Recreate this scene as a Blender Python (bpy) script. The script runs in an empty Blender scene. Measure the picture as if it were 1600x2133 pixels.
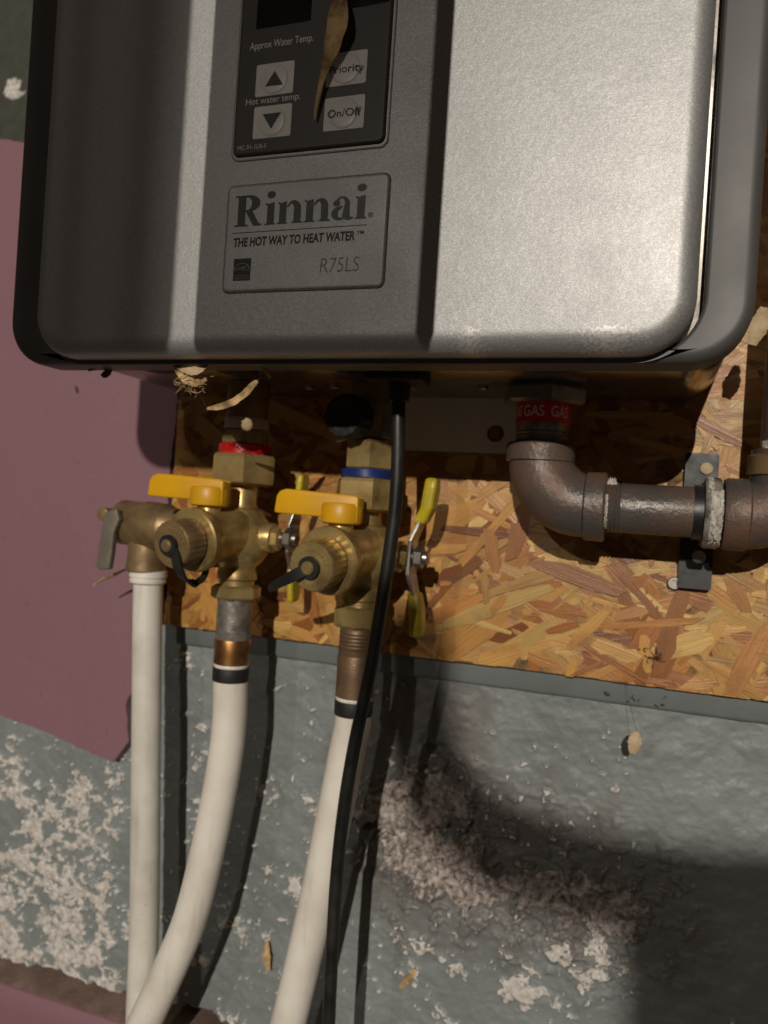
import bpy, bmesh, math, random
import numpy as np
from mathutils import Vector, Matrix

# ------------------------------------------------------------------ camera, world, lamps
S = bpy.context.scene
COL = S.collection
random.seed(7)
TH, RHO, FPX = math.radians(19.0), math.radians(3.7), 1600.0
CAM = Vector((0, -490, 0))                     # all building dimensions are in millimetres
_f = Vector((-math.sin(TH), math.cos(TH), 0))
_r0 = Vector((math.cos(TH), math.sin(TH), 0)); _u0 = Vector((0, 0, 1))
_r = math.cos(RHO)*_r0 + math.sin(RHO)*_u0
_u = -math.sin(RHO)*_r0 + math.cos(RHO)*_u0
def P(x, y, Y):
    """point on the plane at distance Y from the board that is seen at photo position x, y"""
    d = _f + (x-800)/FPX*_r - (y-1066.5)/FPX*_u
    return CAM + d*((Y-CAM.y)/d.y)

cd = bpy.data.cameras.new('camera'); cam = bpy.data.objects.new('camera', cd); COL.objects.link(cam)
M = Matrix.Identity(4)
for i in range(3):
    M[i][0] = _r[i]; M[i][1] = _u[i]; M[i][2] = -_f[i]; M[i][3] = CAM[i]*.001
cam.matrix_world = M
cd.sensor_fit = 'HORIZONTAL'; cd.sensor_width = 36; cd.lens = 36*FPX/1600
cd.clip_start = .01; cd.clip_end = 50
cd.dof.use_dof = True; cd.dof.focus_distance = .345; cd.dof.aperture_fstop = 13
S.camera = cam

W = bpy.data.worlds.new('World'); S.world = W; W.use_nodes = True
bg = W.node_tree.nodes['Background']; bg.inputs[0].default_value = (1, .78, .58, 1); bg.inputs[1].default_value = .038

LAMP = Vector((390, -4150, 1230))
def lamp(name, loc, power, col, rad):
    l = bpy.data.lights.new(name, 'POINT'); l.energy = power; l.color = col; l.shadow_soft_size = rad
    o = bpy.data.objects.new(name, l); o.location = loc*.001; COL.objects.link(o); return o
lamp('ceiling_bulb', LAMP, 485, (1, .91, .79), .008)
LAMP2 = Vector((-770, -4150, 1230))
lamp('ceiling_bulb', LAMP2, 66, (1, .9, .78), .012)

S.view_settings.view_transform = 'Standard'; S.view_settings.look = 'None'
S.view_settings.exposure = 0; S.view_settings.gamma = 1
S.cycles.max_bounces = 6

# ------------------------------------------------------------------ materials
def mat(name, base, rough=.5, metal=0., **k):
    m = bpy.data.materials.new(name); m.use_nodes = True
    b = m.node_tree.nodes['Principled BSDF']
    b.inputs['Base Color'].default_value = (*base, 1); b.inputs['Roughness'].default_value = rough
    b.inputs['Metallic'].default_value = metal
    for kk, v in k.items(): b.inputs[kk].default_value = v
    return m
def N(m, t, **k):
    n = m.node_tree.nodes.new(t)
    for a, v in k.items(): setattr(n, a, v)
    return n
def L(m, a, b): m.node_tree.links.new(a, b)
def bsdf(m): return m.node_tree.nodes['Principled BSDF']
def coord(m, scale=(1, 1, 1), kind='Object'):
    t = N(m, 'ShaderNodeTexCoord'); mp = N(m, 'ShaderNodeMapping'); mp.inputs['Scale'].default_value = scale
    L(m, t.outputs[kind], mp.inputs[0]); return mp.outputs[0]
def noise(m, vec, scale, detail=4, rough=.55):
    n = N(m, 'ShaderNodeTexNoise'); n.inputs['Scale'].default_value = scale; n.inputs['Detail'].default_value = detail
    n.inputs['Roughness'].default_value = rough; L(m, vec, n.inputs['Vector']); return n.outputs['Fac']
def ramp(m, fac, stops):
    r = N(m, 'ShaderNodeValToRGB'); e = r.color_ramp.elements
    e[0].position, e[0].color = stops[0][0], (*stops[0][1], 1); e[1].position, e[1].color = stops[-1][0], (*stops[-1][1], 1)
    for p, c in stops[1:-1]:
        q = e.new(p); q.color = (*c, 1)
    L(m, fac, r.inputs[0]); return r.outputs[0]
def mixc(m, fac, a, b, mode='MIX'):
    n = N(m, 'ShaderNodeMix', data_type='RGBA', blend_type=mode)
    for s, v in ((0, fac), (6, a), (7, b)):
        if hasattr(v, 'is_output'): L(m, v, n.inputs[s])
        elif s == 0: n.inputs[0].default_value = v
        else: n.inputs[s].default_value = (*v, 1)
    return n.outputs[2]
def maprange(m, v, a, b, c=0., d=1.):
    n = N(m, 'ShaderNodeMapRange'); L(m, v, n.inputs[0])
    for i, x in enumerate((a, b, c, d)): n.inputs[i+1].default_value = x
    return n.outputs[0]
def bump(m, h, strength=.3, dist=.001, nrm=None):
    n = N(m, 'ShaderNodeBump'); n.inputs['Strength'].default_value = strength; n.inputs['Distance'].default_value = dist
    L(m, h, n.inputs['Height'])
    if nrm is not None: L(m, nrm, n.inputs['Normal'])
    return n.outputs[0]
def setc(m, c): L(m, c, bsdf(m).inputs['Base Color'])
def setr(m, c): L(m, c, bsdf(m).inputs['Roughness'])
def setn(m, c): L(m, c, bsdf(m).inputs['Normal'])

def worn(name, base, rough, metal, dark, scale=60, bstr=.15, bdist=.0006, amount=.6, rvar=.15, fine=900):
    """a coat with blotchy darker wear and a fine grain"""
    m = mat(name, base, rough, metal); v = coord(m)
    n1 = noise(m, v, scale, 6); n2 = noise(m, v, fine, 3)
    setc(m, mixc(m, maprange(m, n1, .42, .68, 0, amount), base, dark))
    setr(m, maprange(m, n1, .3, .7, rough-rvar, rough+rvar))
    setn(m, bump(m, n2, bstr, bdist)); return m

def silver_material():
    m = mat('metallic_silver_paint', (.56, .55, .53), .5, .62); v = coord(m)
    vor = N(m, 'ShaderNodeTexVoronoi'); vor.inputs['Scale'].default_value = 1700; L(m, v, vor.inputs['Vector'])
    sep = N(m, 'ShaderNodeSeparateColor'); L(m, vor.outputs['Color'], sep.inputs[0])
    vb = coord(m, (25, 25, 1500)); br = noise(m, vb, 1, 2)
    smudge = noise(m, v, 22, 5); orange = noise(m, v, 260, 3)
    setr(m, maprange(m, smudge,   .3, .7, .46, .54))
    n1 = bump(m, sep.outputs[0], .34, .0004)
    n1 = bump(m, orange, .16, .0006, n1)
    n2 = bump(m, br, .12, .0002, n1); setn(m, n2)
    c1 = mixc(m, maprange(m, sep.outputs[1], .45, 1., 0, .42), (.385, .388, .39), (.62, .62, .615))
    c1 = mixc(m, maprange(m, smudge, .55, .8, 0, .25), c1, (.34, .335, .33))
    # scuffed speckle along the bottom bend
    t = N(m, 'ShaderNodeTexCoord'); sp = N(m, 'ShaderNodeSeparateXYZ'); L(m, t.outputs['Object'], sp.inputs[0])
    low = maprange(m, sp.outputs[2], .010, .0155, .30, -.04); sp2 = noise(m, v, 700, 4, .7)
    def hump(c, w):
        q = N(m, 'ShaderNodeMath', operation='SUBTRACT'); L(m, sp.outputs[0], q.inputs[0]); q.inputs[1].default_value = c
        r = N(m, 'ShaderNodeMath', operation='ABSOLUTE'); L(m, q.outputs[0], r.inputs[0]); return maprange(m, r.outputs[0], 0, w, 1, 0)
    h = N(m, 'ShaderNodeMath', operation='MAXIMUM'); L(m, hump(.078, .017), h.inputs[0]); L(m, hump(.135, .03), h.inputs[1])
    lh = N(m, 'ShaderNodeMath', operation='MULTIPLY'); L(m, low, lh.inputs[0]); L(m, h.outputs[0], lh.inputs[1])
    a = N(m, 'ShaderNodeMath', operation='ADD'); L(m, lh.outputs[0], a.inputs[0]); L(m, sp2, a.inputs[1])
    f = N(m, 'ShaderNodeMath', operation='MULTIPLY'); L(m, maprange(m, a.outputs[0], .70, .76), f.inputs[0]); L(m, h.outputs[0], f.inputs[1])
    setc(m, mixc(m, f.outputs[0], c1, (.66, .645, .62)))
    return m
SILVER = silver_material()
CASE = worn('grey_case_paint', (.075, .073, .073), .48, 0, (.10, .098, .096), 12, .05, .0003, .7, .08)
SHEET = worn('underside_sheet_steel', (.36, .34, .31), .25, .9, (.2, .17, .14), 40, .06, .0003, .7, .1)
BLACKGAP = mat('black_seal', (.006, .006, .006), .6)
PANEL = worn('dark_panel_film', (.052, .048, .046), .42, 0, (.045, .04, .038), 30, .04, .0002, .6, .06)
DISPLAY = mat('black_display', (.004, .004, .004), .12)
BUTTON = worn('grey_button_film', (.72, .71, .70), .38, 0, (.58, .57, .56), 60, .04, .0002, .6, .06)
PRINTL = mat('pale_print', (.62, .61, .6), .5)
PRINTD = mat('dark_print', (.035, .035, .037), .5)
PRINTB = mat('black_print', (.008, .008, .008), .45)
PRINTG = mat('charcoal_print', (.055, .058, .06), .42, .3)
ENGRAVE = mat('engraved_print', (.12, .115, .11), .45, .4)
PALELINE = mat('silver_line', (.22, .21, .2), .4, .5)
BRASS = worn('brass', (.62, .47, .20), .36, .68, (.22, .14, .055), 55, .2, .0004, .95, .14)
DULLBRASS = worn('tarnished_brass', (.34, .235, .115), .5, .55, (.10, .062, .032), 60, .2, .0004, .8, .12)
BRONZE = worn('dull_bronze', (.22, .14, .08), .5, .5, (.09, .055, .035), 70, .3, .0005, .9, .12)
COPPER = worn('aged_copper', (.42, .2, .075), .38, .9, (.13, .065, .03), 90, .15, .0003, .9, .12)
TAPED = worn('taped_thread', (.30, .28, .25), .45, .55, (.10, .085, .07), 130, .4, .0006, .9, .12)
LEVERG = worn('grey_lever_metal', (.22, .2, .16), .6, .4, (.13, .11, .085), 80, .2, .0004)
STEEL = worn('zinc_steel', (.38, .36, .33), .35, .9, (.2, .18, .16), 120, .1, .0003, .7, .1)
YELLOW = worn('yellow_grip', (.72, .385, .008), .38, 0, (.5, .25, .01), 35, .08, .0004, .6, .1)
YGRIP = worn('yellow_dip_coat', (.55, .44, .02), .35, 0, (.34, .24, .02), 90, .1, .0004, .8, .1)
RED = worn('red_ring_plastic', (.5, .012, .012), .32, 0, (.35, .01, .01), 80, .05, .0003)
BLUE = worn('blue_ring_plastic', (.012, .025, .16), .35, 0, (.01, .015, .08), 80, .05, .0003)
RUBBER = worn('black_rubber', (.012, .012, .012), .6, 0, (.02, .018, .016), 60, .08, .0003)
CORD = worn('black_cord_sheath', (.010, .010, .010), .46, 0, (.03, .025, .02), 50, .06, .0003)
PEX = worn('white_tube_plastic', (.82, .785, .71), .38, 0, (.64, .59, .505), 28, .05, .0003, .8, .08)
PEXDIRTY = worn('white_drain_tube', (.75, .725, .66), .45, 0, (.47, .44, .375), 22, .08, .0004, .8, .08)
def speckle(m):
    v = coord(m); c0 = bsdf(m).inputs['Base Color'].links[0].from_socket
    n1 = noise(m, v, 330, 3, .7); n2 = noise(m, coord(m, (160, 160, 14)), 1, 4)
    c = mixc(m, maprange(m, n1, .70, .76, 0, .75), c0, (.16, .13, .09)); c = mixc(m, maprange(m, n2, .56, .75, 0, .4), c, (.36, .32, .25)); setc(m, c)
speckle(PEX); speckle(PEXDIRTY)
WHITETAPE = mat('white_tape', (.5, .46, .42), .6)
IRON = worn('black_iron_pipe', (.095, .086, .078), .44, .25, (.165, .088, .06), 34, .55, .0008, 1., .2, 380)
SMEARED = worn('smeared_strap', (.33, .31, .27), .5, .3, (.05, .045, .04), 95, .4, .0008, 1.)
DOPE = worn('dried_pipe_dope', (.55, .52, .46), .6, 0, (.3, .27, .22), 200, .5, .001)
GALV = worn('galvanised_plate', (.8, .8, .7), .5, 0, (.64, .64, .56), 20, .06, .0003, .7, .08)
CLAMPB = worn('black_clamp', (.014, .015, .018), .42, 0, (.03, .03, .032), 80, .1, .0003)
REDTAPE = mat('red_tape', (.62, .014, .016), .4)
TAPETXT = mat('tape_lettering', (.85, .68, .6), .5)
LEAF = worn('dry_leaf', (.60, .41, .20), .75, 0, (.13, .075, .03), 110, .6, .0008, 1., .1, 600)
LEAFP = worn('pale_dry_leaf', (.55, .42, .26), .75, 0, (.33, .22, .12), 160, .5, .0006, .8, .1)
LEAFD = worn('dark_debris', (.05, .03, .02), .8, 0, (.12, .07, .04), 200, .4, .0006)
DARKBLOCK = worn('dark_blocker', (.07, .045, .03), .7, 0, (.04, .025, .015), 20, .3, .001)  # coat of the added light blockers only

def strand_material():
    m = mat('osb_strand', (.5, .3, .12), .5)
    a = N(m, 'ShaderNodeAttribute', attribute_name='tone')
    uv = N(m, 'ShaderNodeUVMap'); uv.uv_map = 'UVMap'
    mp = N(m, 'ShaderNodeMapping'); mp.inputs['Scale'].default_value = (18, 900, 1); L(m, uv.outputs[0], mp.inputs[0])
    g = noise(m, mp.outputs[0], 1, 5, .6)
    b = noise(m, coord(m), 45, 5)
    dark = mixc(m, 1., a.outputs['Color'], (.62, .45, .3), 'MULTIPLY')
    c = mixc(m, maprange(m, g, .42, .7, 0, .7), a.outputs['Color'], dark)
    c = mixc(m, maprange(m, b, .52, .75, 0, .65), c, (.17, .07, .02))
    setc(m, c); g2 = noise(m, coord(m), 700, 3); setr(m, maprange(m, g, .3, .7, .28, .5)); setn(m, bump(m, g, .4, .0008, bump(m, g2, .2, .0005))); return m
STRAND = strand_material()
OSBCORE = worn('osb_core', (.30, .17, .065), .7, 0, (.1, .05, .02), 150, .6, .001, .9)

def pink_material():
    m = mat('pink_wall_paint', (.30, .135, .142), .55); v = coord(m)
    n1 = noise(m, v, 9, 6); n2 = noise(m, v, 160, 4); n3 = noise(m, v, 420, 3)
    c = mixc(m, maprange(m, n1, .35, .7, 0, .6), (.262, .138, .166), (.212, .111, .134))
    n4 = noise(m, coord(m, (30, 30, 260)), 1, 4)
    c = mixc(m, maprange(m, n2, .64, .8, 0, .45), c, (.12, .07, .07))
    c = mixc(m, maprange(m, n4, .62, .8, 0, .3), c, (.33, .2, .2)); setc(m, c)
    setr(m, maprange(m, n1, .3, .7, .42, .62))
    setn(m, bump(m, n3, .25, .0007, bump(m, n2, .25, .0012, bump(m, n1, .3, .006)))); return m
PINK = pink_material()

def grey_material():
    m = mat('grey_wall_paint', (.15, .165, .16), .38); v = coord(m)
    fl = N(m, 'ShaderNodeAttribute', attribute_name='flake'); rw = N(m, 'ShaderNodeAttribute', attribute_name='raw')
    gr = N(m, 'ShaderNodeAttribute', attribute_name='green')
    n1 = noise(m, v, 14, 6); n2 = noise(m, v, 240, 5, .65); n3 = noise(m, v, 900, 3)
    c = mixc(m, maprange(m, n1, .35, .7), (.24, .266, .268), (.185, .206, .206))
    c = mixc(m, gr.outputs['Fac'], c, (.055, .06, .045))
    brn = N(m, 'ShaderNodeAttribute', attribute_name='brown_tint'); c = mixc(m, brn.outputs['Fac'], c, (.13, .105, .09))
    rawc = ramp(m, n2, [(.36, (.10, .082, .072)), (.47, (.28, .24, .218)), (.62, (.50, .445, .41))])
    jit = N(m, 'ShaderNodeMath', operation='MULTIPLY_ADD'); L(m, n2, jit.inputs[0]); jit.inputs[1].default_value = .5
    L(m, rw.outputs['Fac'], jit.inputs[2])
    c = mixc(m, maprange(m, jit.outputs[0], .68, .82), c, rawc)
    flc = ramp(m, n2, [(.3, (.28, .26, .24)), (.47, (.54, .51, .475)), (.66, (.76, .73, .69))])
    jf = N(m, 'ShaderNodeMath', operation='MULTIPLY_ADD'); L(m, n2, jf.inputs[0]); jf.inputs[1].default_value = .35
    L(m, fl.outputs['Fac'], jf.inputs[2])
    ffac = maprange(m, jf.outputs[0], .6, .75); c = mixc(m, ffac, c, flc); setc(m, c)
    n5 = noise(m, v, 520, 5, .7); c = mixc(m, maprange(m, n5, .60, .78, 0, .5), c, (.11, .105, .095)); setc(m, c)
    n6 = noise(m, v, 90, 4); r1 = maprange(m, n6, .35, .65, .36, .62)
    mxr = N(m, 'ShaderNodeMath', operation='MAXIMUM'); L(m, r1, mxr.inputs[0]); L(m, maprange(m, jf.outputs[0], .5, .8, .3, .8), mxr.inputs[1]); setr(m, mxr.outputs[0])
    setn(m, bump(m, n3, .3, .0006, bump(m, n5, .35, .0009, bump(m, n2, .25, .001)))); return m
GREY = grey_material()
GREYTRIM = worn('grey_trim_paint', (.165, .185, .186), .42, 0, (.13, .146, .146), 30, .25, .0008, .8, .1, 300)
DUST = worn('brown_dust', (.20, .135, .11), .85, 0, (.10, .065, .05), 50, .6, .0015, .8, .05, 350)

# ------------------------------------------------------------------ mesh helpers (millimetres)
def tag(o, label=None, cat=None, group=None, kind=None):
    for k, v in (('label', label), ('category', cat), ('group', group), ('kind', kind)):
        if v: o[k] = v
    return o
def empty(name, loc, label, cat, group=None):
    o = bpy.data.objects.new(name, None); o.location = Vector(loc)*.001; o.empty_display_size = .01
    COL.objects.link(o); return tag(o, label, cat, group)
def wloc(o):
    v = Vector((0, 0, 0))
    while o is not None: v += o.location; o = o.parent
    return v
class MB:
    def __init__(s): s.v = []; s.f = []
    def add(s, vs, fs):
        o = len(s.v); s.v += [tuple(v) for v in vs]; s.f += [tuple(i+o for i in f) for f in fs]; return s
    def build(s, name, m, parent=None, sharp=35, smooth=True, origin=None):
        me = bpy.data.meshes.new(name)
        off = wloc(parent) if parent else (Vector(origin)*.001 if origin is not None else Vector((0, 0, 0)))
        me.from_pydata([(x*.001-off.x, y*.001-off.y, z*.001-off.z) for x, y, z in s.v], [], s.f)
        bm = bmesh.new(); bm.from_mesh(me); bmesh.ops.recalc_face_normals(bm, faces=bm.faces); bm.to_mesh(me); bm.free()
        if smooth:
            me.polygons.foreach_set('use_smooth', [True]*len(me.polygons))
            me.set_sharp_from_angle(angle=math.radians(sharp))
        me.materials.append(m)
        o = bpy.data.objects.new(name, me); COL.objects.link(o)
        if parent: o.parent = parent
        elif origin is not None: o.location = off
        return o
    def box(s, x0, x1, y0, y1, z0, z1, b=0):
        if b <= 0:
            return s.add([(x, y, z) for x in (x0, x1) for y in (y0, y1) for z in (z0, z1)],
                         [(0, 1, 3, 2), (4, 6, 7, 5), (0, 4, 5, 1), (2, 3, 7, 6), (0, 2, 6, 4), (1, 5, 7, 3)])
        bm = bmesh.new(); bmesh.ops.create_cube(bm, size=1)
        for v in bm.verts:
            v.co = Vector(((x0+x1)/2+v.co.x*(x1-x0), (y0+y1)/2+v.co.y*(y1-y0), (z0+z1)/2+v.co.z*(z1-z0)))
        bmesh.ops.bevel(bm, geom=bm.edges[:], offset=b, segments=3, affect='EDGES', profile=.5)
        return s.bm(bm)
    def bm(s, bm, mtx=None):
        bm.verts.index_update()
        s.add([(mtx @ v.co if mtx else v.co) for v in bm.verts], [[v.index for v in f.verts] for f in bm.faces]); bm.free(); return s
    def lathe(s, prof, o, d, seg=32, phase=0., wob=None):
        """prof: list of (distance along d, radius)"""
        d = Vector(d).normalized(); o = Vector(o)
        a = Vector((0, 0, 1)) if abs(d.z) < .9 else Vector((0, -1, 0))
        e1 = (a - d*a.dot(d)).normalized(); e2 = d.cross(e1)
        vs = []; fs = []; rings = []
        for h, r in prof:
            if r <= 1e-6: vs.append(o+d*h); rings.append([len(vs)-1]); continue
            ring = []
            for k in range(seg):
                t = 2*math.pi*k/seg+phase; rr = r*(wob(t, h) if wob else 1)
                vs.append(o+d*h+(e1*math.cos(t)+e2*math.sin(t))*rr); ring.append(len(vs)-1)
            rings.append(ring)
        for A, B in zip(rings, rings[1:]):
            if len(A) == 1 and len(B) == 1: continue
            for k in range(seg):
                k2 = (k+1) % seg
                if len(A) == 1: fs.append((A[0], B[k], B[k2]))
                elif len(B) == 1: fs.append((A[k], A[k2], B[0]))
                else: fs.append((A[k], A[k2], B[k2], B[k]))
        for R in (rings[0], rings[-1]):
            if len(R) > 1: fs.append(tuple(R))
        return s.add(vs, fs)
    def cyl(s, o, d, h0, h1, r, seg=32, c=.6):
        return s.lathe([(h0, r-c), (h0+c*.3, r-c*.3), (h0+c, r), (h1-c, r), (h1-c*.3, r-c*.3), (h1, r-c)], o, d, seg)
    def hexa(s, o, d, h0, h1, r, phase=0., seg=6):
        """hexagon nut with chamfered ends (r = corner radius)"""
        c = r*.1
        return s.lathe([(h0, r*.86), (h0+c, r), (h1-c, r), (h1, r*.86)], o, d, seg, phase)
    def tube(s, pts, rad, seg=20, n=8, cap=True, spline=True):
        pts = [Vector(p) for p in pts]
        rads = rad if isinstance(rad, (list, tuple)) else [rad]*len(pts)
        if spline and len(pts) > 2:
            q = []; rr = []
            for i in range(len(pts)-1):
                p0 = pts[max(i-1, 0)]; p1 = pts[i]; p2 = pts[i+1]; p3 = pts[min(i+2, len(pts)-1)]
                for k in range(n):
                    t = k/n
                    q.append(.5*((2*p1)+(p2-p0)*t+(2*p0-5*p1+4*p2-p3)*t*t+(3*p1-p0-3*p2+p3)*t**3)); rr.append(rads[i]*(1-t)+rads[i+1]*t)
            q.append(pts[-1]); rr.append(rads[-1]); pts = q; rads = rr
        vs = []; fs = []; e1 = None
        for i, p in enumerate(pts):
            d = (pts[min(i+1, len(pts)-1)]-pts[max(i-1, 0)]).normalized()
            if e1 is None: e1 = d.orthogonal().normalized()
            e1 = (e1-d*e1.dot(d)).normalized(); e2 = d.cross(e1)
            for k in range(seg):
                t = 2*math.pi*k/seg; vs.append(p+(e1*math.cos(t)+e2*math.sin(t))*rads[i])
        for i in range(len(pts)-1):
            for k in range(seg):
                k2 = (k+1) % seg; fs.append((i*seg+k, i*seg+k2, (i+1)*seg+k2, (i+1)*seg+k))
        if cap: fs += [tuple(range(seg)), tuple(range((len(pts)-1)*seg, len(pts)*seg))]
        return s.add(vs, fs)
    def slab(s, outline, levels, cap_last=True, cap_first=True):
        """outline(inset) gives XZ points; levels = [(inset, Y), ...]"""
        vs = []; fs = []; n = None
        for ins, Y in levels:
            o = outline(ins); n = len(o); vs += [(x, Y, z) for x, z in o]
        for i in range(len(levels)-1):
            for k in range(n):
                k2 = (k+1) % n; fs.append((i*n+k, i*n+k2, (i+1)*n+k2, (i+1)*n+k))
        if cap_last: fs.append(tuple(range((len(levels)-1)*n, len(levels)*n)))
        if cap_first: fs.append(tuple(range(n)))
        return s.add(vs, fs)
def rrect(x0, x1, z0, z1, r, seg=8, rr=None):
    """rounded rectangle; r may be (bottom, top)"""
    rb, rt = r if isinstance(r, tuple) else (r, r)
    def f(i):
        a0, a1, b0, b1 = x0+i, x1-i, z0+i, z1-i; q = []
        for cx, cz, st, R in ((a1, b0, -90, rb), (a1, b1, 0, rt), (a0, b1, 90, rt), (a0, b0, 180, rb)):
            if rr is not None and cx == a1: R = rr
            R = max(R-i, .05)
            sx = -1 if cx == a1 else 1; sz = 1 if cz == b0 else -1
            for k in range(seg+1):
                t = math.radians(st+90*k/seg); q.append((cx+sx*R+R*math.cos(t), cz+sz*R+R*math.sin(t)))
        return q
    return f
def fillet(Yf, r, n=7, extra=.6):
    """levels of a rounded front edge ending in a flat cap at Yf"""
    return [(r*(1-math.cos(math.pi/2*k/n)), Yf+r-r*math.sin(math.pi/2*k/n)) for k in range(n+1)] + [(r+extra, Yf)]

def text_mesh(s, name, m, parent, x0, x1, z0, Y, h=None, bold=0., slant=0., warp=None, rot=0.):
    c = bpy.data.curves.new(name, 'FONT'); c.body = s; c.size = 1; c.offset = bold; c.shear = slant; c.resolution_u = 6
    t = bpy.data.objects.new('tmp', c); COL.objects.link(t); bpy.context.view_layer.update()
    me = bpy.data.meshes.new_from_object(t.evaluated_get(bpy.context.evaluated_depsgraph_get()))
    bpy.data.objects.remove(t); bpy.data.curves.remove(c)
    V = [v.co.copy() for v in me.vertices]; F = [tuple(p.vertices) for p in me.polygons]; bpy.data.meshes.remove(me)
    xa, xb = min(v.x for v in V), max(v.x for v in V); sx = (x1-x0)/(xb-xa); sz = h/.72 if h else sx
    b = MB(); b.add([(x0+(v.x-xa)*sx, Y, z0+v.y*sz+rot*(v.x-xa)*sx) for v in V], F)
    if warp: b.v = [warp(*p) for p in b.v]
    return b.build(name, m, parent, smooth=False)

# ------------------------------------------------------------------ the wall
def vnoise(x, y, seed):
    rng = np.random.default_rng(seed); T = rng.random((256, 256))
    xi = np.floor(x).astype(int); yi = np.floor(y).astype(int); fx = x-xi; fy = y-yi
    fx = fx*fx*(3-2*fx); fy = fy*fy*(3-2*fy); g = lambda a, b: T[a & 255, b & 255]
    return (g(xi, yi)*(1-fx)+g(xi+1, yi)*fx)*(1-fy)+(g(xi, yi+1)*(1-fx)+g(xi+1, yi+1)*fx)*fy
def fbm(x, y, seed, oct=4, gain=.5):
    s = 0; a = 1; t = 0
    for i in range(oct):
        s = s+a*vnoise(x*2**i+i*17.3, y*2**i+i*9.1, seed+i); t += a; a *= gain
    return s/t
def sstep(a, b, x):
    t = np.clip((x-a)/(b-a), 0, 1); return t*t*(3-2*t)
WY = 12.0
def seen(X, Y, Z):
    vx, vy, vz = X-CAM.x, Y-CAM.y, Z-CAM.z
    d = vx*_f.x+vy*_f.y+vz*_f.z
    return 800+FPX*(vx*_r.x+vy*_r.y+vz*_r.z)/d, 1066.5-FPX*(vx*_u.x+vy*_u.y+vz*_u.z)/d
def poly_dist(px, py, poly):
    """signed distance in px, positive inside"""
    n = len(poly); d = np.full(px.shape, 1e9); ins = np.zeros(px.shape, bool)
    for i in range(n):
        x0, y0 = poly[i]; x1, y1 = poly[(i+1) % n]; ex, ey = x1-x0, y1-y0
        t = np.clip(((px-x0)*ex+(py-y0)*ey)/(ex*ex+ey*ey), 0, 1)
        d = np.minimum(d, np.hypot(px-x0-t*ex, py-y0-t*ey))
        ins ^= ((y0 > py) != (y1 > py)) & (px < (x1-x0)*(py-y0)/(y1-y0+1e-9)+x0)
    return np.where(ins, d, -d)
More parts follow.
